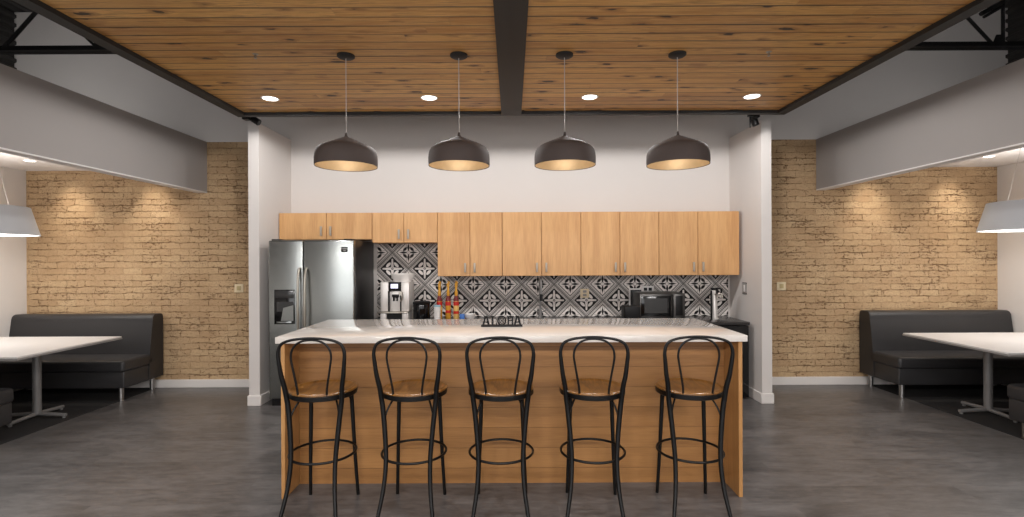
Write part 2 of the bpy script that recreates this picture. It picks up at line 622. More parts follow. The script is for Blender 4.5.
# back wall: kitchen bay, grey plaster above, brick at both sides
struct(MB().box(-XO + 0.02, YB, 0, XO - 0.02, YB + 0.2, ZT).build('wall_back', M['wall']))
struct(MB().box(-XO + 0.02, YB, ZT, XO - 0.02, YB + 0.2, ZD).build('wall_back_upper', M['wall']))
struct(MB().box(-6.16, YB, ZT, -XO + 0.02, YB + 0.2, ZD).build('wall_left_upper', M['upper']))
struct(MB().box(XO - 0.02, YB, ZT, 6.16, YB + 0.2, ZD).build('wall_right_upper', M['upper']))
struct(MB().box(-XW - 0.14, YB, 0, -XO + 0.02, YB + 0.2, ZT).build('wall_brick_left', M['brick']))
struct(MB().box(XO - 0.02, YB, 0, XW + 0.14, YB + 0.2, ZT).build('wall_brick_right', M['brick']))
for s, nm in ((-1, 'left'), (1, 'right')):
    XI, XO = WING[s]
    struct(MB().box(min(s * XI, s * XO), YWF, 0, max(s * XI, s * XO), YB, ZT + 0.02).build('wall_wing_' + nm, M['wall']))
    struct(MB().box(min(s * XW, s * 6.16), YR, 0, max(s * XW, s * 6.16), YB, ZBC).build('wall_' + nm, M['wall']))
    # bulkhead hanging over the booths
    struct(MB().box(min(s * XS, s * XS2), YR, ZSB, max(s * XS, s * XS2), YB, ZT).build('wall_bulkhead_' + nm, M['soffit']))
    struct(MB().box(min(s * XS, s * XS2), YR, ZSB - 0.012, max(s * XS, s * XS2), YB, ZSB).build('trim_%d' % (3 if s < 0 else 4), M['boothceil']))
    struct(MB().box(min(s * XS2, s * XW), YR, ZBC, max(s * XS2, s * XW), YB, ZBC + 0.08).build('ceiling_booth_' + nm, M['boothceil']))
    # ribbed dark siding above the booth ceiling
    mb = MB()
    prof = []
    z = ZBC + 0.08
    while z < ZD:
        prof += [(0.0, z), (0.0, z + 0.045), (-0.03, z + 0.06), (-0.03, z + 0.095)]
        z += 0.11
    pts = [(s * (6.16 + p[0]), p[1]) for p in prof] + [(s * 6.3, ZD), (s * 6.3, ZBC + 0.08)]
    mb.prism(pts, 'y', YR, YB)
    struct(mb.build('wall_siding_' + nm, M['deck'], angle=20))
# roof deck, ribbed
prof = []
yy = YR
mb = MB()
pts = []
x = -6.3
while x < 6.3:
    pts += [(x, ZD), (x + 0.06, ZD), (x + 0.075, ZD + 0.04), (x + 0.135, ZD + 0.04)]
    x += 0.15
pts += [(6.35, ZD + 0.15), (-6.3, ZD + 0.15)]
mb.prism(pts, 'y', YR, YB + 0.2)
struct(mb.build('ceiling_deck', M['deck'], angle=20))

# wall behind the camera with three window openings
WINS = [(-4.9, -2.3), (-1.3, 1.3), (2.3, 4.9)]
WZ0, WZ1 = 0.7, 2.9
mb = MB()
xs = [-6.3] + [v for w in WINS for v in w] + [6.3]
for i in range(0, len(xs), 2):
    mb.box(xs[i], YR - 0.2, 0, xs[i + 1], YR, ZD)
for a, c in WINS:
    mb.box(a, YR - 0.2, 0, c, YR, WZ0)
    mb.box(a, YR - 0.2, WZ1, c, YR, ZD)
struct(mb.build('wall_front', M['wall']))
for i, (a, c) in enumerate(WINS):
    mb = MB()
    for xx in (a + 0.03, (a + c) / 2, c - 0.03):
        mb.box(xx - 0.03, YR - 0.14, WZ0, xx + 0.03, YR - 0.06, WZ1)
    for zz in (WZ0 + 0.03, (WZ0 + WZ1) / 2 + 0.3, WZ1 - 0.03):
        mb.box(a, YR - 0.14, zz - 0.03, c, YR - 0.06, zz + 0.03)
    struct(mb.build('window_%d' % (i + 1), M['black']))

# baseboards
def base(nm, *bx):
    mb = MB()
    for b in bx:
        mb.box(*b, b=0.004, seg=1)
    struct(mb.build('baseboard_' + nm, M['trim']))
base('brick_left', (-XW, YB - 0.016, 0, -XO, YB, 0.10))
base('brick_right', (XO, YB - 0.016, 0, XW, YB, 0.10))
base('left', (-XW, YR, 0, -XW + 0.016, YB - 0.016, 0.10))
base('right', (XW - 0.016, YR, 0, XW, YB - 0.016, 0.10))
for s, nm in ((-1, 'wing_left'), (1, 'wing_right')):
    XI, XO = WING[s]
    a, c = sorted((s * (XI - 0.014), s * (XO + 0.014)))
    ia, ic = sorted((s * (XI - 0.014), s * XI))
    oa, oc = sorted((s * XO, s * (XO + 0.014)))
    base(nm, (a, YWF - 0.014, 0, c, YWF, 0.11), (ia, YWF, 0, ic, YB, 0.11), (oa, YWF, 0, oc, YB - 0.016, 0.11))

# dark carpet under the booths
for s, nm in ((-1, 'left'), (1, 'right')):
    a, c = sorted((s * 4.40, s * (XW - 0.016)))
    struct(MB().box(a, 2.6, -0.02, c, YB - 0.016, 0.002).build('floor_carpet_' + nm, M['carpet']))

# timber ceiling panel in a black steel frame
CY0, CY1 = 0.4, 5.01
struct(MB().box(-2.70, CY0 + 0.02, ZT, 2.70, CY1 - 0.02, ZT + 0.05).build('ceiling', M['woodceil']))
mb = MB()
mb.box(-2.735, CY0, 3.008, -2.645, CY1, ZT + 0.09)
mb.box(2.645, CY0, 3.008, 2.735, CY1, ZT + 0.09)
mb.box(-2.645, CY1 - 0.06, 3.008, 2.645, CY1, ZT + 0.09)
mb.box(-2.645, CY0, 3.008, 2.645, CY0 + 0.115, ZT + 0.09)
struct(mb.build('trim_1', M['black']))
mb = MB()
mb.box(-0.098, CY0 + 0.115, 3.0, -0.002, CY1 - 0.06, ZT)
mb.box(0.002, CY0 + 0.115, 3.0, 0.098, CY1 - 0.06, ZT)
mb.box(-0.09, CY0 + 0.115, 3.003, 0.09, CY1 - 0.06, ZT)
struct(mb.build('trim_2', M['black']))

# patterned tile backsplash
struct(MB().box(-1.67, YB - 0.012, 0.862, 2.672, YB, 1.82).build('wall_backsplash', M['tile']))

# ------------------------------------------------------------------ roof truss running across above the timber ceiling
YT = 4.5
def at(px, py, Y=YT):
    py = py + 0.0044 * (px - 512)
    return ((px - 512) / 500 * Y, CAMZ + (258.5 - py) / 500 * Y)
t = thing('roof_truss', 'black open-web steel roof truss crossing above the timber ceiling', 'truss', (0, YT, 0))
zc = 3.455
mb = MB()
mb.box(-6.12, -0.05, zc, 6.12, -0.005, zc + 0.012).box(-6.12, 0.005, zc, 6.12, 0.05, zc + 0.012)
mb.box(-6.12, -0.012, zc, 6.12, -0.004, zc + 0.055).box(-6.12, 0.004, zc, 6.12, 0.012, zc + 0.055)
mb.build('bottom_chord', M['joist'], t)
mb = MB()
zt = ZD - 0.16
mb.box(-6.12, -0.05, zt + 0.05, 6.12, -0.005, zt + 0.062).box(-6.12, 0.005, zt + 0.05, 6.12, 0.05, zt + 0.062)
mb.box(-6.12, -0.012, zt, 6.12, -0.004, zt + 0.055).box(-6.12, 0.004, zt, 6.12, 0.012, zt + 0.055)
mb.build('top_chord', M['joist'], t)
def web(px0, py0, px1, py1, r, ext=None):
    a, b = at(px0, py0), at(px1, py1)
    d = Vector((b[0] - a[0], 0, b[1] - a[1]))
    k = (ext - a[1]) / d.z if ext else 1.0
    e = (a[0] + d.x * k, a[1] + d.z * k)
    MB().tube([(a[0], 0, a[1]), (e[0], 0, e[1])], r, 8).build('web_bar', M['joist'], t)
web(4, 49, 38, 11, 0.017, zt + 0.02)
web(97, 47, 78, 29, 0.012, zt + 0.02)
web(996, 47, 968, 17, 0.014, zt + 0.02)
web(1004, 48, 1004, 10, 0.014, zt + 0.02)
web(982, 14, 1004, 2, 0.020)
web(985, 17, 1004, 6, 0.014)
for x in (-2.4, -1.2, 0.0, 1.2, 2.4):
    MB().tube([(x, 0, zc + 0.03), (x + 0.6, 0, zt + 0.02)], 0.014, 8).build('web_bar', M['joist'], t)
    MB().tube([(x, 0, zc + 0.03), (x - 0.6, 0, zt + 0.02)], 0.014, 8).build('web_bar', M['joist'], t)
def gusset(px, py, w, h):
    a = at(px, py)
    MB().prism([(a[0] - w, zc + 0.03), (a[0] + w, zc + 0.03), (a[0] + w * 0.4, zc + 0.05 + h), (a[0] - w * 0.4, zc + 0.05 + h)],
               'y', -0.004, 0.004).build('gusset_plate', M['joist'], t)
gusset(99, 45, 0.06, 0.06)
gusset(1000, 45, 0.06, 0.07)

# ------------------------------------------------------------------ recessed downlights
def downlight_proto(name, label, loc, r, group):
    t = thing(name, label, 'ceiling light', loc, 0, group)
    MB().lathe([(r * 0.84, 0.004), (r * 0.84, -0.004), (r, -0.003), (r, 0.004)], n=40, closed=True).build('trim_ring', M['whiteplastic'], t)
    MB().lathe([(0, -0.0005), (r * 0.83, -0.0005), (r * 0.83, 0.004), (0, 0.004)], n=40).build('lens', M['lens'], t)
    return t
DL = [(-2.185, 'recessed downlight in the timber ceiling, leftmost of the lit row'),
      (-0.745, 'recessed downlight in the timber ceiling just left of the second pendant'),
      (0.71, 'recessed downlight in the timber ceiling just right of the third pendant'),
      (2.18, 'recessed downlight in the timber ceiling, rightmost of the lit row')]
d0 = downlight_proto('recessed_downlight', DL[0][1], (DL[0][0], 4.53, ZT), 0.078, 'downlights in the timber ceiling')
for x, lb in DL[1:]:
    dup(d0, lb, (x, 4.53, ZT))
BD = [(-5.35, 'small recessed downlight in the white ceiling above the left-hand booth'),
      (5.30, 'small recessed downlight in the white ceiling above the right-hand booth')]
b0 = downlight_proto('recessed_downlight', BD[0][1], (BD[0][0], 5.55, ZBC), 0.06, 'downlights over the booths')
dup(b0, BD[1][1], (BD[1][0], 5.55, ZBC))
# their hidden neighbours behind the bulkheads
for s in (-1, 1):
    dup(b0, 'small recessed downlight close behind the %s bulkhead' % ('left-hand' if s < 0 else 'right-hand'), (s * 4.25, 5.55, ZBC))

# sprinkler heads
def sprinkler(label, loc):
    t = thing('sprinkler_head', label, 'sprinkler', loc, 0, 'sprinkler heads in the timber ceiling')
    MB().lathe([(0, 0.004), (0.03, 0.004), (0.03, -0.003), (0.012, -0.006), (0, -0.006)], n=24).build('escutcheon', M['nickel'], t)
    mb = MB().cyl((0, 0, -0.004), (0, 0, -0.03), 0.006, n=10).cyl((0, 0, -0.045), (0, 0, -0.048), 0.016, n=16)
    mb.tube([(-0.012, 0, -0.012), (-0.013, 0, -0.03), (0, 0, -0.046)], 0.003, 6).tube([(0.012, 0, -0.012), (0.013, 0, -0.03), (0, 0, -0.046)], 0.003, 6)
    mb.build('deflector', M['nickel'], t)
    t.scale = (0.65, 0.65, 0.65)
    return t
s0 = sprinkler('small metal sprinkler head in the timber ceiling, left of the first pendant', (-1.815, 3.55, ZT))
dup(s0, 'small metal sprinkler head in the timber ceiling, right of the fourth pendant', (1.83, 3.55, ZT))

# ------------------------------------------------------------------ kitchen pendants
def pendant(label, loc):
    t = thing('pendant_lamp', label, 'pendant lamp', loc, 0, 'bronze pendants over the island')
    MB().lathe([(0, 0), (0.062, 0), (0.062, -0.012), (0.05, -0.02), (0.008, -0.024), (0, -0.024)], n=36).build('canopy', M['black'], t)
    MB().cyl((0, 0, -0.02), (0, 0, -0.565), 0.0030, n=8).build('cord', M['cord'], t)
    MB().lathe([(0, -0.552), (0.008, -0.557), (0.012, -0.580), (0.02, -0.590), (0, -0.595)], n=20).build('cap', M['pendant'], t)
    # outer bell: cone, rounded shoulder, straight skirt
    outer = [(0.012, -0.583), (0.06, -0.604), (0.11, -0.626), (0.160, -0.648), (0.184, -0.661), (0.200, -0.675), (0.211, -0.694),
             (0.2165, -0.718), (0.2185, -0.745), (0.2185, -0.772), (0.2170, -0.796)]
    prof = outer + [(0.2155, -0.796)] + [(0.2155, -0.772), (0.2155, -0.746), (0.2135, -0.720), (0.208, -0.697), (0.1975, -0.679), (0.182, -0.665), (0.158, -0.652), (0.108, -0.630), (0.06, -0.608), (0.012, -0.588)]
    o = MB().lathe(prof, n=64).build('shade', M['pendant'], t)
    inner = [(max(r - 0.006, 0.0), z - 0.004) for r, z in outer[:-2]] + [(0.2135, -0.793)]
    MB().lathe([(0, -0.588)] + inner, n=64).build('shade_lining', M['gold'], o)
    MB().lathe([(0, -0.60), (0.02, -0.60), (0.021, -0.62), (0.030, -0.635), (0.033, -0.655), (0.022, -0.672), (0, -0.677)], n=24).build('bulb', M['bulb'], t)
    return t
PX = [-1.183, -0.375, 0.382, 1.19]
PL = ['dark bronze pendant with gold inside, leftmost of four, nearest the fridge',
      'dark bronze pendant with gold inside, hanging second from the left',
      'dark bronze pendant with gold inside, hanging third from the left',
      'dark bronze pendant with gold inside, rightmost of the four']
p0 = pendant(PL[0], (PX[0], 3.58, ZT))
for x, lb in zip(PX[1:], PL[1:]):
    dup(p0, lb, (x, 3.58, ZT))

# ------------------------------------------------------------------ track spotlights behind the black frame
def spot_head(label, loc, tilt):
    t = thing('track_spotlight', label, 'spotlight', loc, 0, 'black spotlights at the frame corners')
    MB().box(-0.03, -0.105, -0.02, 0.03, -0.02, 0.02, b=0.004).build('bracket', M['satin'], t)
    a = Vector((0, 0, 0.03)); d = Vector((math.sin(tilt), 0.0, -math.cos(tilt)))
    mb = MB().cyl(a, a + d * 0.11, 0.034, n=24)
    mb.cyl(a + d * 0.11, a + d * 0.118, 0.036, 0.03, n=24)
    mb.build('head', M['satin'], t)
    return t
spot_head('black spotlight hanging at the left rear corner of the timber ceiling', (-2.72, 5.20, 3.035), 1.0)
spot_head('black cylinder spotlight hanging at the right rear corner of the timber ceiling', (2.505, 5.20, 3.03), 0.35)
o = MB().cyl((2.445, 5.12, 3.06), (2.445, 5.12, 2.91), 0.008, n=12).box(2.42, 5.085, 3.02, 2.47, 5.13, 3.06).build('hanger_rod', M['satin'])
tag(o, 'thin black rod hanging beside the right-hand spotlight', 'rod')

# ------------------------------------------------------------------ upper cabinets
CF, CBK = 5.85, YB       # front of doors, wall
def handle_mb(x, z0, z1, y):
    mb = MB().box(x - 0.012, y - 0.030, z0, x + 0.012, y - 0.022, z1, b=0.003)
    mb.box(x - 0.008, y - 0.024, z0 + 0.004, x + 0.008, y, z0 + 0.014).box(x - 0.008, y - 0.024, z1 - 0.014, x + 0.008, y, z1 - 0.004)
    return mb
def upper(label, x0, xm, x1, z0, z1):
    cx = (x0 + x1) / 2
    t = thing('wall_cabinet', label, 'cabinet', (cx, CBK, z0), 0, 'maple wall cabinets')
    h = z1 - z0
    MB().box(x0 - cx + 0.001, -(CBK - CF) + 0.020, 0, x1 - cx - 0.001, 0, h).build('body', M['cabbody'], t)
    for a, c, hx in ((x0, xm, xm - 0.055), (xm, x1, xm + 0.055)):
        d = MB().box(a - cx + 0.003, -(CBK - CF), 0.002, c - cx - 0.003, -(CBK - CF) + 0.018, h - 0.002, b=0.002, seg=1).build('door', M['cab'], t)
        handle_mb(hx - cx, 0.045, 0.155, -(CBK - CF)).build('handle', M['pull'], d)
def xa(px): return (px - 512) / 500 * CF
ZC1 = 2.124
upper('short two-door maple wall cabinet above the fridge', -2.725, xa(326.5), xa(372.2), 1.81, ZC1)
upper('short two-door maple wall cabinet above the coffee machine', xa(372.2), xa(404), xa(437.5), 1.77, ZC1)
upper('tall two-door maple wall cabinet above the syrup bottles, narrowest of the tall ones', xa(437.5), xa(470), xa(502.3), 1.375, ZC1)
upper('tall two-door maple wall cabinet above the kitchen tap', xa(502.3), xa(541.5), xa(581), 1.375, ZC1)
upper('tall two-door maple wall cabinet above the black box left of the microwave', xa(581), xa(620), xa(659), 1.375, ZC1)
upper('tall two-door maple wall cabinet at the right end above the microwave', xa(659), xa(698), xa(739.5), 1.375, ZC1)

# ------------------------------------------------------------------ back counter
ZCT = 0.862
o = MB().box(-1.66, 5.555, ZCT - 0.035, 2.64, YB - 0.001, ZCT, b=0.003).build('countertop', M['darktop'])
tag(o, 'dark grey worktop along the tiled back wall', 'worktop')
def base_cab(label, x0, x1):
    cx = (x0 + x1) / 2
    t = thing('base_cabinet', label, 'cabinet', (cx, YB - 0.002, 0), 0, 'maple base cabinets under the back worktop')
    MB().box(x0 - cx + 0.001, -0.56, 0.1, x1 - cx - 0.001, 0, ZCT - 0.036).box(x0 - cx + 0.001, -0.50, 0, x1 - cx - 0.001, 0, 0.1).build('body', M['cabbody'], t)
    for a, c, s in ((x0, cx, -1), (cx, x1, 1)):
        d = MB().box(a - cx + 0.003, -0.58, 0.105, c - cx - 0.003, -0.562, 0.82, b=0.002, seg=1).build('door', M['cab'], t)
        handle_mb(s * 0.055, 0.63, 0.745, -0.58).build('handle', M['nickel'], d)
base_cab('maple base cabinet under the coffee machine, hidden behind the island', -1.655, -0.72)
base_cab('maple base cabinet under the syrup bottles, hidden behind the island', -0.72, 0.21)
base_cab('maple base cabinet under the tap, hidden behind the island', 0.21, 1.14)
base_cab('maple base cabinet under the microwave, hidden behind the island', 1.14, 2.017)
t = thing('undercounter_fridge', 'black undercounter drinks fridge at the right end of the back worktop', 'fridge', (2.328, 5.885, 0))
MB().box(-0.305, -0.27, 0.03, 0.305, 0.31, ZCT - 0.037, b=0.004).build('body', M['satin'], t)
d = MB().box(-0.303, -0.325, 0.025, 0.303, -0.272, ZCT - 0.04, b=0.006).build('door', M['gloss'], t)
MB().tube([(-0.26, -0.325, 0.30), (-0.26, -0.355, 0.32), (-0.26, -0.355, 0.74), (-0.26, -0.325, 0.76)], 0.008, 10).build('handle', M['satin'], d)
MB().box(-0.29, -0.27, 0.0, 0.29, 0.3, 0.05).build('plinth', M['satin'], t)

# ------------------------------------------------------------------ refrigerator
FX0, FX1, FM = -2.62, -1.70, -2.243
FY = 5.375
t = thing('refrigerator', 'stainless side-by-side refrigerator with black sides and ice dispenser', 'refrigerator', ((FX0 + FX1) / 2, FY, 0))
cx = (FX0 + FX1) / 2
MB().box(FX0 - cx + 0.006, 0.075, 0.04, FX1 - cx - 0.006, 0.79, 1.79, b=0.004).build('body', M['fridgeblack'], t)
MB().box(FX0 - cx + 0.02, 0.03, 0.0, FX1 - cx - 0.02, 0.70, 0.075).build('toe_grille', M['satin'], t)
MB().box(FX0 - cx + 0.02, 0.03, 1.785, FX0 - cx + 0.12, 0.13, 1.80, b=0.004).build('hinge_cover', M['satin'], t)
MB().box(FX1 - cx - 0.12, 0.03, 1.785, FX1 - cx - 0.02, 0.13, 1.80, b=0.004).build('hinge_cover', M['satin'], t)
def fr_door(x0, x1):
    return MB().box(x0 - cx, 0.0, 0.078, x1 - cx, 0.07, 1.785, b=0.014, seg=4).build('door', M['steel'], t)
dl = fr_door(FX0, FM - 0.004)
dr = fr_door(FM + 0.004, FX1)
def fr_handle(x, d):
    x -= cx
    pts = spline([(x, 0.0, 0.62), (x, -0.03, 0.64), (x, -0.052, 0.72), (x, -0.064, 1.05), (x, -0.052, 1.38), (x, -0.03, 1.465), (x, 0.0, 1.485)], 6)
    MB().tube(pts, 0.0135, 12).build('handle', M['nickel'], d)
fr_handle(FM - 0.036, dl)
fr_handle(FM + 0.036, dr)
# ice and water dispenser on the left door
dx0, dx1 = -2.557 - cx, -2.335 - cx
disp = MB().box(dx0, -0.006, 0.885, dx1, 0.008, 1.255, b=0.004).build('dispenser', M['gloss'], dl)
mb = MB()
mb.box(dx0 + 0.03, -0.009, 1.02, dx1 - 0.015, -0.004, 1.125)
mb.box(dx0 + 0.01, -0.012, 1.165, dx1 - 0.01, -0.004, 1.243, b=0.002)
mb.build('control_panel', M['glass'], disp)
mb = MB()
mb.prism([(dx0 + 0.075, -0.92 + 1.84), (dx1 - 0.014, 0.92), (dx1 - 0.014, 1.09), (dx0 + 0.10, 1.06)], 'y', -0.010, -0.005)
mb.box(dx0 + 0.03, -0.02, 0.895, dx1 - 0.03, -0.004, 0.915, b=0.003)
mb.build('drip_tray', M['steel'], disp)
mb = MB().box(-1.835 - cx, -0.002, 1.655, -1.765 - cx, 0.003, 1.712, b=0.001)
bd = mb.build('badge', M['satin'], dr)
MB().box(-1.827 - cx, -0.0035, 1.688, -1.773 - cx, -0.0015, 1.70).box(-1.815 - cx, -0.0035, 1.668, -1.785 - cx, -0.0015, 1.678).build('badge_print', M['greyplastic'], bd)

# ------------------------------------------------------------------ things on the back counter
def on_back(px, Y): return ((px - 512) / 500 * Y, Y, ZCT)
# coffee machine
t = thing('coffee_machine', 'silver bean-to-cup coffee machine with flared hopper on the back worktop', 'coffee machine', on_back(396.5, 5.85))
w = 0.165
MB().box(-w, -0.10, 0.115, -w + 0.09, 0.2, 0.452, b=0.006).box(w - 0.09, -0.10, 0.115, w, 0.2, 0.452, b=0.006).box(-w + 0.09, -0.05, 0.115, w - 0.09, 0.2, 0.452).build('body', M['silver'], t)
MB().box(-w + 0.092, -0.085, 0.35, w - 0.092, -0.05, 0.452, b=0.003).box(-w + 0.088, -0.102, 0.115, -w + 0.103, -0.05, 0.35).box(w - 0.103, -0.102, 0.115, w - 0.088, -0.05, 0.35).build('front_frame', M['satin'], t)
MB().box(-0.048, -0.089, 0.38, 0.035, -0.083, 0.43).build('display', M['screen'], t)
MB().box(-w + 0.098, -0.07, 0.115, w - 0.098, -0.045, 0.345, b=0.003).build('front_panel', M['silver'], t)
mb = MB().box(-0.030, -0.11, 0.275, 0.045, -0.07, 0.31, b=0.006).cyl((-0.012, -0.095, 0.235), (-0.012, -0.095, 0.28), 0.01, n=14).cyl((0.026, -0.095, 0.235), (0.026, -0.095, 0.28), 0.01, n=14)
mb.build('spout', M['satin'], t)
MB().tube(spline([(0.06, -0.1, 0.33), (0.085, -0.125, 0.31), (0.088, -0.125, 0.26), (0.075, -0.12, 0.235)], 5), 0.008, 10).cyl((0.075, -0.10, 0.325), (0.075, -0.14, 0.325), 0.022, n=16).build('steam_wand', M['nickel'], t)
MB().box(-w - 0.02, -0.16, 0.098, w, 0.0, 0.114, b=0.004).build('drip_tray', M['nickel'], t)
for a in (-w + 0.005, w - 0.075):
    MB().box(a, -0.13, 0.0, a + 0.07, 0.19, 0.098, b=0.003).build('foot', M['silver'], t)
MB().box(-w + 0.075, -0.09, 0.0, w - 0.075, 0.19, 0.098).build('plinth', M['satin'], t)
mb = MB().lathe([(0, 0.452), (0.100, 0.452), (0.108, 0.465), (0.140, 0.53), (0.144, 0.545), (0.135, 0.545), (0.100, 0.475), (0, 0.47)], (0.062, 0.06, 0), n=40)
mb.build('bean_hopper', M['smoke'], t)

# dark canister
t = thing('coffee_grinder', 'dark glossy canister between the coffee machine and the white cup stack', 'canister', on_back(421.5, 5.85))
MB().lathe([(0, 0), (0.09, 0), (0.098, 0.01), (0.1, 0.185), (0.096, 0.195), (0, 0.195)], n=48).build('jar', M['gloss'], t)
MB().lathe([(0, 0.195), (0.1, 0.195), (0.103, 0.2), (0.103, 0.212), (0.09, 0.222), (0.02, 0.226), (0.016, 0.24), (0, 0.242)], n=48).build('lid', M['satin'], t)
MB().box(-0.105, -0.012, 0.03, -0.098, 0.012, 0.17, b=0.003).build('clasp', M['nickel'], t)

# white cup stack
t = thing('cup_stack', 'white sleeve of cups with a pale blue rim beside the dark canister', 'cups', on_back(437, 5.72))
prof = [(0, 0), (0.030, 0)]
for k in range(6):
    z = 0.03 + k * 0.022
    prof += [(0.036, z), (0.039, z + 0.002), (0.039, z + 0.006), (0.036, z + 0.008)]
prof += [(0.039, 0.172), (0, 0.172)]
MB().lathe(prof, n=32).build('cups', M['whiteplastic'], t)
MB().lathe([(0.0, 0.172), (0.041, 0.172), (0.041, 0.187), (0.036, 0.190), (0, 0.186)], n=32).build('rim', M['paleblue'], t)

# three syrup bottles, each with its own look
def bottle(label, px, body, lab1, lab2, z1, z2):
    t = thing('syrup_bottle', label, 'bottle', on_back(px, 5.86), 0, 'syrup bottles beside the coffee machine')
    MB().lathe([(0, 0), (0.029, 0), (0.032, 0.006), (0.032, 0.215), (0.026, 0.245), (0.016, 0.268), (0.016, 0.28), (0, 0.28)], n=32).build('glass_body', body, t)
    MB().lathe([(0.0322, z1), (0.0332, z1), (0.0332, z1 + 0.045), (0.0322, z1 + 0.045)], n=32).build('label_band', lab1, t)
    MB().lathe([(0.0322, z2), (0.0332, z2), (0.0332, z2 + 0.032), (0.0322, z2 + 0.032)], n=32).build('label_band', lab2, t)
    mb = MB().lathe([(0, 0.282), (0.015, 0.282), (0.019, 0.288), (0.019, 0.335), (0.013, 0.345), (0.013, 0.385), (0.017, 0.39), (0.017, 0.43), (0.008, 0.435), (0.008, 0.455), (0, 0.457)], n=20)
    mb.tube(spline([(0, 0, 0.44), (0.014, -0.015, 0.447), (0.020, -0.028, 0.43)], 4), 0.006, 8)
    mb.build('pump', M['amber'], t)
    MB().lathe([(0.030, 0.225), (0.0275, 0.243), (0.020, 0.262), (0.018, 0.284), (0.021, 0.284), (0.0225, 0.264), (0.0295, 0.245), (0.0335, 0.225)], n=28, closed=True).build('neck_band', M['maroon'], t)
    return t
bottle('syrup bottle with amber pump standing behind the white cup sleeve', 439.3, M['amber'], M['red'], M['yellow'], 0.172, 0.12)
bottle('syrup bottle with amber body and two red bands, middle of the three syrup bottles', 448, M['amber'], M['red'], M['red'], 0.172, 0.085)
bottle('syrup bottle with pale yellow label, rightmost of the three syrup bottles', 456, M['yellow'], M['red'], M['red'], 0.172, 0.075)

o = MB().box(-0.026, -0.03, 0, 0.026, 0.03, 0.085, b=0.004).build('small_tub', M['blue'], loc=on_back(462, 5.72))
tag(o, 'tiny blue tub at the foot of the rightmost syrup bottle', 'tub')
o = MB().box(-0.065, -0.05, 0, 0.055, 0.03, 0.012, b=0.003).build('tray', M['maroon'], loc=(on_back(462, 5.88)[0], 5.90, ZCT))
tag(o, 'flat dark red tray under the white bowl', 'tray')
o = MB().lathe([(0, 0), (0.03, 0), (0.036, 0.008), (0.06, 0.055), (0.064, 0.08), (0.060, 0.08), (0.032, 0.016), (0, 0.012)], n=40).build('bowl', M['whiteplastic'], loc=on_back(469.5, 5.78))
tag(o, 'small white bowl on the back worktop right of the blue tub', 'bowl')

# kitchen tap
t = thing('kitchen_tap', 'dark gooseneck tap rising from the back worktop before the tiles', 'tap', on_back(540, 6.06))
MB().lathe([(0, 0), (0.030, 0), (0.030, 0.012), (0.022, 0.02), (0.020, 0.10), (0, 0.10)], n=28).build('base', M['greymetal'], t)
MB().tube(spline([(0, 0, 0.08), (0, 0, 0.30), (0, -0.01, 0.40), (0, -0.06, 0.47), (0, -0.13, 0.485), (0, -0.19, 0.45), (0, -0.215, 0.38), (0, -0.22, 0.28)], 6), 0.012, 12).build('spout', M['greymetal'], t)
MB().cyl((0, -0.22, 0.30), (0, -0.222, 0.22), 0.016, 0.019, n=20).build('spray_head', M['satin'], t)
MB().tube([(0.018, 0, 0.07), (0.05, 0, 0.075), (0.085, -0.01, 0.11)], 0.007, 10).tube([(-0.018, 0, 0.07), (-0.05, 0, 0.075), (-0.085, -0.01, 0.10)], 0.007, 10).build('lever', M['greymetal'], t)

# microwave
mx0, mx1 = on_back(639.5, 5.75)[0], on_back(684.5, 5.75)[0]
mcx = (mx0 + mx1) / 2
mw = (mx1 - mx0) / 2
t = thing('microwave', 'black microwave oven with steel surround standing on the back worktop', 'microwave', (mcx, 5.75, ZCT))
MB().box(-mw, 0.012, 0.012, mw, 0.38, 0.308, b=0.004).build('body', M['dark_steel'], t)
d = MB().box(-mw, -0.012, 0.016, mw - 0.135, 0.011, 0.305, b=0.004).build('door', M['dark_steel'], t)
MB().box(-mw + 0.012, -0.016, 0.05, mw - 0.165, -0.011, 0.280, b=0.002).build('window_surround', M['gloss'], d)
MB().box(-mw + 0.05, -0.0185, 0.085, mw - 0.205, -0.0155, 0.255).build('window_pane', M['glass'], d)
MB().tube(spline([(mw - 0.15, -0.012, 0.04), (mw - 0.15, -0.045, 0.06), (mw - 0.15, -0.045, 0.265), (mw - 0.15, -0.012, 0.285)], 4), 0.009, 10).build('handle', M['satin'], d)
p = MB().box(mw - 0.133, -0.012, 0.016, mw, 0.011, 0.305, b=0.003).build('control_panel', M['dark_steel'], t)
MB().box(mw - 0.108, -0.0155, 0.055, mw - 0.028, -0.0115, 0.28, b=0.001).build('keypad', M['satin'], p)
for a in (-mw + 0.02, mw - 0.06):
    for c in (0.03, 0.30):
        MB().box(a, c, 0, a + 0.04, c + 0.04, 0.014).build('foot', M['satin'], t)

# black box left of the microwave
t = thing('toaster', 'small plain black boxy appliance close left of the microwave', 'toaster', on_back(630.5, 5.72))
MB().box(-0.09, -0.08, 0.008, 0.09, 0.1, 0.175, b=0.014, seg=3).build('body', M['satin'], t)
MB().box(-0.065, -0.03, 0.172, 0.065, -0.005, 0.1765).box(-0.065, 0.025, 0.172, 0.065, 0.05, 0.1765).build('slot', M['gloss'], t)
MB().box(-0.08, -0.07, 0, 0.08, 0.09, 0.010).build('foot', M['satin'], t)

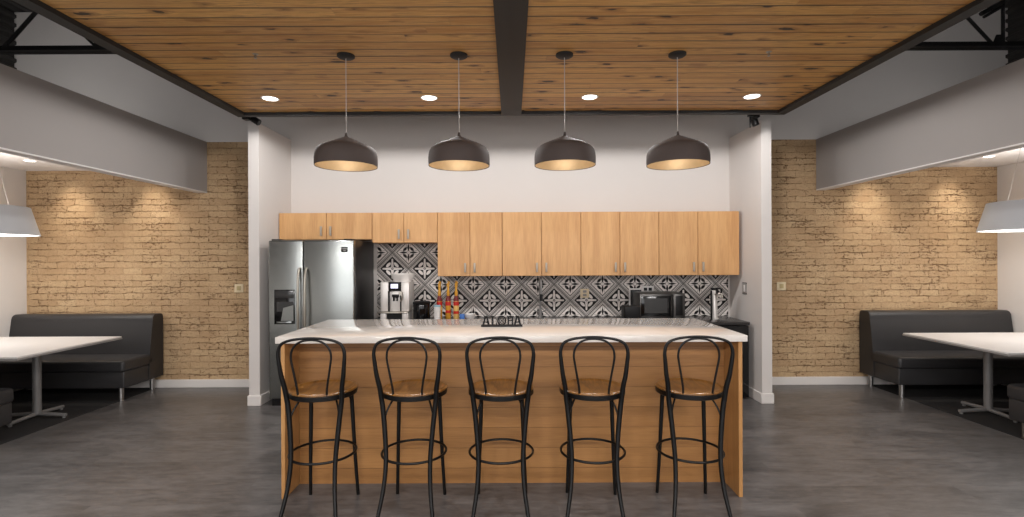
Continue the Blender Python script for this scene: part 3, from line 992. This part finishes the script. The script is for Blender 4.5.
# white outlet plate with a white cord behind the microwave
t = thing('wall_outlet', 'white twin socket plate on the tiles above the microwave', 'outlet', (on_back(647.5, 6.19)[0], YB - 0.012, 1.58 - 31.3 * 6.19 / 500), 0)
MB().box(-0.075, -0.008, -0.04, 0.075, 0, 0.04, b=0.003).build('plate', M['whiteplastic'], t)
MB().box(-0.05, -0.0095, -0.018, -0.008, -0.006, 0.02).box(0.008, -0.0095, -0.018, 0.05, -0.006, 0.02).build('socket', M['satin'], t)
t = thing('menu_frame', 'white framed dark card propped on tiles behind the black toaster', 'frame', (on_back(636, 6.12)[0], 6.13, ZCT))
MB().box(-0.085, 0.0, 0.0, -0.068, 0.014, 0.345).box(-0.068, 0.0, 0.328, 0.085, 0.014, 0.345).box(0.068, 0.0, 0.0, 0.085, 0.014, 0.328).box(-0.068, 0, 0, 0.068, 0.014, 0.017).build('border', M['whiteplastic'], t)
MB().box(-0.068, 0.004, 0.017, 0.068, 0.012, 0.328).build('card', M['glass'], t)

# outlet on the tiles in the middle
t = thing('wall_outlet', 'pale socket plate on the tiles below the middle cabinets', 'outlet', (on_back(584.5, 6.19)[0], YB - 0.012, 1.58 - 35 * 6.19 / 500), 0)
MB().box(-0.055, -0.007, -0.055, 0.055, 0, 0.055, b=0.003).build('plate', M['beige'], t)
MB().box(-0.022, -0.009, 0.008, 0.022, -0.006, 0.036, b=0.002).box(-0.022, -0.009, -0.036, 0.022, -0.006, -0.008, b=0.002).build('socket', M['greyplastic'], t)

# drinks tap at the right end
t = thing('drinks_tap', 'brushed steel drinks tap column with black handle at the right end', 'tap', on_back(714, 5.86))
MB().lathe([(0, 0), (0.05, 0), (0.05, 0.01), (0.036, 0.018), (0.034, 0.35), (0.030, 0.362), (0, 0.364)], n=36).build('column', M['silver'], t)
MB().cyl((0, 0, 0.32), (0.0, -0.10, 0.31), 0.012, n=14).cyl((0.0, -0.085, 0.315), (0.0, -0.09, 0.25), 0.011, 0.009, n=14).cyl((0.03, 0, 0.32), (0.085, -0.02, 0.315), 0.012, n=14).cyl((0.08, -0.02, 0.318), (0.082, -0.03, 0.26), 0.010, n=14).build('spout', M['nickel'], t)
MB().cyl((-0.0, -0.08, 0.32), (-0.0, -0.085, 0.40), 0.009, 0.014, n=14).cyl((0.075, -0.018, 0.32), (0.078, -0.02, 0.385), 0.009, 0.014, n=14).cyl((0, 0, 0.362), (0, 0, 0.378), 0.036, 0.03, n=28).box(-0.04, -0.02, 0.372, 0.075, 0.015, 0.392, b=0.006).build('handle', M['satin'], t)
MB().box(-0.058, -0.06, 0.0, -0.045, -0.03, 0.36, b=0.003).build('drip_guard', M['satin'], t)

t.scale = (1, 1, 0.93)

# ------------------------------------------------------------------ wall plates
def plate(name, label, loc, rz, m1, m2, cat='switch', w=0.045, h=0.045):
    t = thing(name, label, cat, loc, rz)
    MB().box(-w, -0.008, -h, w, 0, h, b=0.003).build('plate', m1, t)
    MB().box(-w * 0.45, -0.012, -h * 0.5, w * 0.45, -0.006, h * 0.5, b=0.002).build('toggle', m2, t)
    return t
plate('light_switch', 'beige switch plate on the left-hand brick wall', ((239 - 512) / 500 * YB, YB, CAMZ - 28.5 * YB / 500), 0, M['beige'], M['beigedark'], h=0.052, w=0.055)
plate('light_switch', 'beige switch plate on the right-hand brick wall', ((781 - 512) / 500 * YB, YB, CAMZ - 28.8 * YB / 500), 0, M['beige'], M['beigedark'], h=0.052, w=0.055)
t = thing('wall_outlet', 'steel-coloured socket plate on the white wing wall above the drinks fridge', 'outlet', (XI, 5.80, CAMZ - 30.8 * 5.8 / 500), -PI / 2)
MB().box(-0.045, -0.008, -0.065, 0.045, 0, 0.065, b=0.003).build('plate', M['greyplastic'], t)
MB().box(-0.02, -0.011, -0.04, 0.02, -0.006, 0.04, b=0.002).build('socket', M['whiteplastic'], t)
MB().box(-0.047, -0.0075, 0.05, 0.047, -0.001, 0.068).box(-0.047, -0.0075, -0.068, 0.047, -0.001, -0.05).build('edge', M['satin'], t)

# ------------------------------------------------------------------ island
ZI = 1.07
o = MB().box(-1.556, 3.275, ZI - 0.042, 1.542, 4.23, ZI, b=0.003).build('island_countertop', M['quartz'])
tag(o, 'long white quartz worktop of the island', 'worktop')
t = thing('kitchen_island', 'maple island base with horizontal boards behind the bar stools', 'island', (0, 3.75, 0))
zt = ZI - 0.0425
for a, c in ((-1.528, -1.502), (1.490, 1.516)):
    MB().box(a, 3.296 - 3.75, 0, c, 0.44, zt, b=0.002, seg=1).build('side_panel', M['islandside'], t)
MB().box(-1.501, 3.52 - 3.75, 0, 1.489, 3.545 - 3.75, zt).build('front_panel', M['island'], t)
MB().box(-1.501, -0.20, 0.1, 1.489, 0.40, zt).box(-1.501, -0.20, 0.0, 1.489, 0.33, 0.1).build('carcass', M['cabbody'], t)
n = 6
for k in range(n):
    a = -1.498 + k * (2.984 / n)
    c = a + 2.984 / n
    d = MB().box(a + 0.002, 0.402, 0.105, c - 0.002, 0.42, zt - 0.005, b=0.002, seg=1).build('door', M['cab'], t)
    hx = c - 0.06 if k % 2 == 0 else a + 0.06
    mb = MB()
    mb.tube([(hx, 0.42, 0.80), (hx, 0.446, 0.81), (hx, 0.446, 0.90), (hx, 0.42, 0.91)], 0.006, 8)
    mb.build('handle', M['nickel'], d)

# ALOHA sign, letters cut from black metal on a bar
t = thing('letter_sign', 'black cut-out ALOHA word sign standing on the white island worktop', 'sign', ((501.5 - 512) / 500 * 3.76, 3.76, ZI))
W_, H_, D_ = 0.30, 0.078, 0.010
MB().box(-W_ / 2 - 0.005, -0.025, 0, W_ / 2 + 0.005, 0.02, 0.013, b=0.002).build('base_bar', M['satin'], t)
def stroke(mb, x0, z0, x1, z1, w0, w1=None):
    w1 = w1 or w0
    mb.prism([(x0 - w0 / 2, z0), (x0 + w0 / 2, z0), (x1 + w1 / 2, z1), (x1 - w1 / 2, z1)], 'y', -D_ / 2, D_ / 2)
def bar(mb, x0, x1, z0, z1):
    mb.box(x0, -D_ / 2, z0, x1, D_ / 2, z1)
def letA(mb, c):
    stroke(mb, c - 0.022, 0.006, c - 0.004, H_, 0.013)
    stroke(mb, c + 0.022, 0.006, c + 0.004, H_, 0.015)
    bar(mb, c - 0.017, c + 0.017, 0.028, 0.036)
    bar(mb, c - 0.016, c + 0.010, H_ - 0.007, H_)
    bar(mb, c - 0.030, c - 0.012, 0.006, 0.013)
    bar(mb, c + 0.012, c + 0.031, 0.006, 0.013)
mb = MB(); letA(mb, -0.118)
mb.build('letter', M['satin'], t)
mb = MB(); bar(mb, -0.075, -0.062, 0.006, H_); bar(mb, -0.083, -0.054, H_ - 0.007, H_); bar(mb, -0.083, -0.036, 0.006, 0.015); bar(mb, -0.043, -0.036, 0.006, 0.026)
mb.build('letter', M['satin'], t)
mb = MB()
ring = [(math.cos(a) , math.sin(a)) for a in [2 * PI * k / 28 for k in range(28)]]
mb.tube([(0.0 + 0.029 * c, 0, 0.043 + 0.033 * s) for c, s in ring], 0.0055, 8, closed=True)
mb.tube([(0.0 + 0.017 * c, 0, 0.043 + 0.020 * s) for c, s in ring], 0.0028, 6, closed=True)
for k in range(4):
    a = PI / 4 + k * PI / 2
    mb.tube([(0.018 * math.cos(a), 0, 0.043 + 0.021 * math.sin(a)), (0.028 * math.cos(a), 0, 0.043 + 0.032 * math.sin(a))], 0.0025, 6)
mb.tube([(-0.010, 0, 0.034), (0.010, 0, 0.052)], 0.0025, 6).tube([(-0.010, 0, 0.052), (0.010, 0, 0.034)], 0.0025, 6)
mb.build('letter', M['satin'], t)
mb = MB(); bar(mb, 0.043, 0.055, 0.006, H_); bar(mb, 0.074, 0.086, 0.006, H_); bar(mb, 0.055, 0.074, 0.040, 0.048)
bar(mb, 0.038, 0.060, H_ - 0.007, H_); bar(mb, 0.069, 0.091, H_ - 0.007, H_); bar(mb, 0.038, 0.060, 0.006, 0.013); bar(mb, 0.069, 0.091, 0.006, 0.013)
mb.build('letter', M['satin'], t)
mb = MB(); letA(mb, 0.118)
mb.build('letter', M['satin'], t)

# ------------------------------------------------------------------ bar stools
def stool(label, loc, rz):
    t = thing('bar_stool', label, 'bar stool', loc, rz, 'bar stools along the island')
    ZS = 0.772
    MB().lathe([(0, ZS - 0.008), (0.15, ZS - 0.008), (0.172, ZS - 0.005), (0.182, ZS), (0.196, ZS), (0.206, ZS - 0.006), (0.207, ZS - 0.011), (0.203, ZS - 0.015), (0, ZS - 0.015)], n=64).build('seat', M['seat'], t)
    MB().lathe([(0.204, ZS - 0.015), (0.207, ZS - 0.018), (0.206, ZS - 0.042), (0.200, ZS - 0.046), (0.17, ZS - 0.046), (0.17, ZS - 0.015)], n=56, closed=True).build('seat_ring', M['stoolmetal'], t)
    half = [(0.165, -0.150, 0.715, .0150), (0.172, -0.166, 0.80, .0150), (0.186, -0.182, 0.88, .0138), (0.195, -0.192, 0.96, .0122), (0.199, -0.197, 1.01, .0110),
            (0.192, -0.20, 1.05, .0098), (0.172, -0.202, 1.078, .0088), (0.125, -0.203, 1.097, .0082), (0.06, -0.204, 1.107, .0080)]
    full = [(-a, b, c, d) for a, b, c, d in half] + [(0, -0.204, 1.110, .0080)] + list(reversed(half))
    sp = spline(full, 5)
    MB().tube([p[:3] for p in sp], [p[3] for p in sp], 12).build('back_hoop', M['stoolmetal'], t)
    hi = [(0.086, -0.178, 0.745), (0.089, -0.185, 0.80), (0.102, -0.192, 0.88), (0.116, -0.198, 0.96), (0.120, -0.200, 1.0), (0.112, -0.202, 1.04), (0.085, -0.203, 1.075), (0.045, -0.204, 1.094)]
    fi = [(-a, b, c) for a, b, c in hi] + [(0, -0.204, 1.099)] + list(reversed(hi))
    MB().tube(spline(fi, 5), 0.0066, 10).build('inner_hoop', M['stoolmetal'], t)
    for s in (-1, 1):
        rl = [(s * .165, -.150, .725, .0155), (s * .155, -.150, .64, .0155), (s * .142, -.160, .50, .0150), (s * .134, -.176, .36, .0140), (s * .140, -.205, .22, .0130), (s * .158, -.245, .09, .0118), (s * .175, -.275, 0.0, .0110)]
        sp = spline(rl, 6)
        MB().tube([p[:3] for p in sp], [p[3] for p in sp], 12).build('leg', M['stoolmetal'], t)
    for s in (-1, 1):
        fl = [(s * .132, .130, .73, .0140), (s * .138, .142, .55, .0135), (s * .145, .152, .36, .0125), (s * .152, .165, .18, .0115), (s * .160, .182, 0.0, .0105)]
        sp = spline(fl, 5)
        MB().tube([p[:3] for p in sp], [p[3] for p in sp], 12).build('leg', M['stoolmetal'], t)
    MB().tube([(0.2 * math.cos(2 * PI * k / 56), -0.012 + 0.2 * math.sin(2 * PI * k / 56), 0.363) for k in range(56)], 0.0078, 10, closed=True).build('foot_ring', M['stoolmetal'], t)
    for s in (-1, 1):
        MB().tube(spline([(s * .139, .143, .60), (s * .134, .122, .655), (s * .118, .092, .700), (s * .098, .062, .726), (s * .085, .05, .731)], 5), 0.006, 8).build('brace', M['stoolmetal'], t)
        MB().tube(spline([(s * .151, -.150, .60), (s * .138, -.130, .655), (s * .118, -.10, .700), (s * .098, -.07, .726), (s * .085, -.055, .731)], 5), 0.006, 8).build('brace', M['stoolmetal'], t)
    return t
ST = [(-1.201, 3.18, 0.0, 'black bentwood bar stool with round wooden seat at the left end of the island'),
      (-0.624, 3.18, -2.0, 'black bentwood bar stool with round wooden seat, second from the left, below the coffee machine'),
      (-0.073, 3.18, 0.0, 'black bentwood bar stool with round wooden seat in the middle, before the ALOHA sign'),
      (0.506, 3.18, -5.5, 'black bentwood bar stool with round wooden seat, second from the right, below the third pendant'),
      (1.121, 3.18, -3.0, 'black bentwood bar stool with round wooden seat at the right end of the island')]
s0 = stool(ST[0][3], (ST[0][0], ST[0][1], 0), math.radians(ST[0][2]))
for x, y, a, lb in ST[1:]:
    dup(s0, lb, (x, y, 0), math.radians(a))

# ------------------------------------------------------------------ booths
def bench(label, loc, rz, w=0.85):
    """local: back at y=0, front at y=-0.635, width 2w centred"""
    t = thing('bench_sofa', label, 'sofa', loc, rz, 'charcoal booth benches')
    MB().box(-w + 0.01, -0.615, 0.15, w - 0.01, -0.02, 0.335, b=0.012, seg=3).build('base', M['hide'], t)
    MB().box(-w, -0.635, 0.328, w, -0.16, 0.462, b=0.035, seg=5).build('seat_cushion', M['hide'], t)
    prof = [(0.0, 0.16), (0.0, 0.84)]
    for k in range(1, 7):
        a = k / 7 * PI / 2
        prof.append((-0.045 + 0.045 * math.cos(a), 0.883 + 0.045 * math.sin(a)))
    for k in range(0, 7):
        a = PI / 2 + k / 6 * PI * 0.44
        prof.append((-0.12 + 0.06 * math.cos(a), 0.868 + 0.06 * math.sin(a)))
    prof += spline([(-0.183, 0.83), (-0.196, 0.74), (-0.212, 0.62), (-0.228, 0.48), (-0.236, 0.36), (-0.24, 0.26), (-0.24, 0.16)], 3)
    MB().prism(prof, 'x', -w, w, b=0.004, seg=2).build('backrest', M['hide'], t, angle=14)
    for sx in (-1, 1):
        for y in (-0.545, -0.06):
            MB().cyl((sx * (w - 0.095), y, 0.0), (sx * (w - 0.095), y, 0.155), 0.026, n=24).build('leg', M['legmetal'], t)
    return t
BX = 4.29 + 0.85
b0 = bench('charcoal vinyl bench against the left-hand brick wall', (-BX - 0.025, YB - 0.02, 0), 0)
dup(b0, 'charcoal vinyl bench against the right-hand brick wall', (BX, YB - 0.02, 0), 0)
b1 = bench('charcoal vinyl bench end at the lower left picture edge, before the left-hand table', (-5.195, 3.79, 0), PI, 0.80)
dup(b1, 'charcoal vinyl bench end at the lower right picture edge, before the right-hand table', (5.155, 3.79, 0), PI)

def table(label, s):
    t = thing('booth_table', label, 'table', (s * 5.10, 4.91, 0), 0 if s > 0 else PI, 'white booth tables')
    # local x runs from -0.81 (free end) to +0.9 (wall)
    top = MB().box(-0.80, -0.57 if s > 0 else -0.595, 0.722, 0.905, 0.595 if s > 0 else 0.57, 0.742, b=0.002, seg=1).build('table_top', M['tabletop'], t)
    MB().box(-0.805, -0.575 if s > 0 else -0.60, 0.712, 0.905, 0.60 if s > 0 else 0.575, 0.730, b=0.003, seg=1).build('edge_band', M['tableedge'], top)
    cy = 0.11 * s
    for lx in (-0.325, 0.50):
        lg = MB().cyl((lx, cy, 0.045), (lx, cy, 0.712), 0.036, n=28).box(lx - 0.2, cy - 0.2, 0.700, lx + 0.2, cy + 0.2, 0.712).build('leg', M['greymetal'], t)
        for dx, dy in ((1, 0), (-1, 0), (0, 1), (0, -1)):
            mb = MB().tube([(lx, cy, 0.045), (lx + dx * 0.29, cy + dy * 0.29, 0.030)], [0.020, 0.017], 12)
            mb.cyl((lx + dx * 0.27, cy + dy * 0.27, 0.0), (lx + dx * 0.27, cy + dy * 0.27, 0.025), 0.014, n=14)
            mb.build('foot', M['greymetal'], lg)
    return t
table('white booth table with grey column leg before the left-hand brick wall', -1)
table('white booth table with grey column leg before the right-hand brick wall', 1)

def shade(label, loc):
    t = thing('shade_pendant', label, 'pendant lamp', loc, 0, 'big grey shades over the booth tables')
    z0 = 1.835 - ZBC
    z1 = z0 + 0.285
    MB().lathe([(0.45, z0), (0.375, z1), (0.371, z1), (0.446, z0)], n=72, closed=True).build('shade', M['boothshade'], t)
    MB().lathe([(0, z0 + 0.006), (0.443, z0 + 0.006), (0.443, z0 + 0.010), (0, z0 + 0.010)], n=64).build('diffuser', M['diffuser'], t)
    MB().lathe([(0, z1 - 0.01), (0.371, z1 - 0.01), (0.371, z1 - 0.004), (0, z1 - 0.004)], n=48).build('top_plate', M['diffuser'], t)
    mb = MB()
    for k in range(3):
        a = k * 2 * PI / 3
        mb.tube([(0.30 * math.cos(a), 0.30 * math.sin(a), z1), (0.16 * math.cos(a), 0.16 * math.sin(a), -0.01)], 0.0016, 6)
    mb.build('cable', M['cord'], t)
    MB().lathe([(0, 0), (0.19, 0), (0.19, -0.025), (0, -0.025)], n=40).build('canopy', M['whiteplastic'], t)
    return t
h0 = shade('large grey drum shade over the left-hand booth table', (-5.24, 4.91, ZBC))
dup(h0, 'large grey drum shade over the right-hand booth table', (5.17, 4.91, ZBC), PI)

# ------------------------------------------------------------------ light
def light(kind, name, loc, energy, col=(1, 1, 1), **k):
    d = bpy.data.lights.new(name, kind)
    d.energy = energy
    d.color = col
    for a, v in k.items():
        if a not in ('rot',):
            setattr(d, a, v)
    o = bpy.data.objects.new(name, d)
    o.location = loc
    o.rotation_euler = k.get('rot', (0, 0, 0))
    COL.objects.link(o)
    return o
WARM = (1.0, 0.89, 0.76)
NEUT = (1.0, 0.972, 0.955)
for i, (a, c) in enumerate(WINS):
    light('AREA', 'window_daylight', ((a + c) / 2, YR - 0.16, (WZ0 + WZ1) / 2), 40, (1.0, 0.98, 0.95),
          shape='RECTANGLE', size=c - a, size_y=WZ1 - WZ0, rot=(PI / 2, 0, 0))
for x, lb in DL:
    light('SPOT', 'downlight_beam', (x, 4.53, ZT - 0.03), 46, NEUT, spot_size=math.radians(180), spot_blend=0.12, shadow_soft_size=0.07)
for s in (-1, 1):
    for x in (4.42, 5.42):
        light('SPOT', 'booth_downlight_beam', (s * x, 5.74, ZBC - 0.02), 20, WARM, spot_size=math.radians(125), spot_blend=1.0, shadow_soft_size=0.04)
        light('SPOT', 'booth_downlight_beam', (s * x, 5.74, ZBC - 0.02), 11, WARM, spot_size=math.radians(62), spot_blend=1.0, shadow_soft_size=0.04, rot=(math.radians(44), 0, 0))
    light('AREA', 'shade_glow', (s * 5.17, 4.91, 1.825), 7, NEUT, shape='DISK', size=0.8)
for x in PX:
    light('POINT', 'pendant_glow', (x, 3.58, 2.345), 0.75, WARM, shadow_soft_size=0.04)
for s in (-1, 1):
    light('AREA', 'shade_glow', (s * 5.17, 4.91, 2.135), 2.2, NEUT, shape='DISK', size=0.7, rot=(PI, 0, 0))
# further row of downlights nearer the camera in the timber ceiling
for x in (-2.185, -0.745, 0.71, 2.18):
    light('SPOT', 'downlight_beam', (x, 2.1, ZT - 0.03), 45, NEUT, spot_size=math.radians(130), spot_blend=0.9, shadow_soft_size=0.07)

# added fill lights, hidden above the booth ceilings, brighten the upper walls
light('AREA', 'upper_wall_fill', (-5.35, 4.9, 3.2), 5, NEUT, shape='RECTANGLE', size=1.6, size_y=0.3, rot=(math.radians(125), 0, 0))
light('AREA', 'upper_wall_fill', (4.95, 5.0, 3.2), 2.5, NEUT, shape='RECTANGLE', size=1.6, size_y=0.3, rot=(math.radians(125), 0, 0))
# added overhead fill lights behind the camera, without fixtures
for x in (-3.2, 0.0, 3.2):
    light('AREA', 'rear_fill', (x, -1.6, 2.98), 170, NEUT, shape='RECTANGLE', size=2.2, size_y=0.5)
w = bpy.data.worlds.new('World')
SC.world = w
w.use_nodes = True
bg = w.node_tree.nodes['Background']
bg.inputs[0].default_value = (0.8, 0.85, 1.0, 1)
bg.inputs[1].default_value = 0.6

# ------------------------------------------------------------------ camera
cd = bpy.data.cameras.new('camera')
cd.sensor_width = 36.0
cd.lens = 36.0 * 500 / 1024
cd.clip_start = 0.05
cam = bpy.data.objects.new('camera', cd)
COL.objects.link(cam)
cam.matrix_world = Matrix.Translation((0, 0, CAMZ)) @ Matrix.Rotation(PI / 2, 4, 'X') @ Matrix.Rotation(-0.0044, 4, 'Z')
SC.camera = cam

SC.view_settings.view_transform = 'Standard'
SC.view_settings.look = 'None'
SC.view_settings.gamma = 1.0
SC.view_settings.exposure = 0.38
SC.view_settings.use_curve_mapping = False
SC.cycles.use_denoising = True
SC.cycles.max_bounces = 8
SC.cycles.diffuse_bounces = 5
SC.cycles.glossy_bounces = 4
SC.cycles.sample_clamp_indirect = 6.0
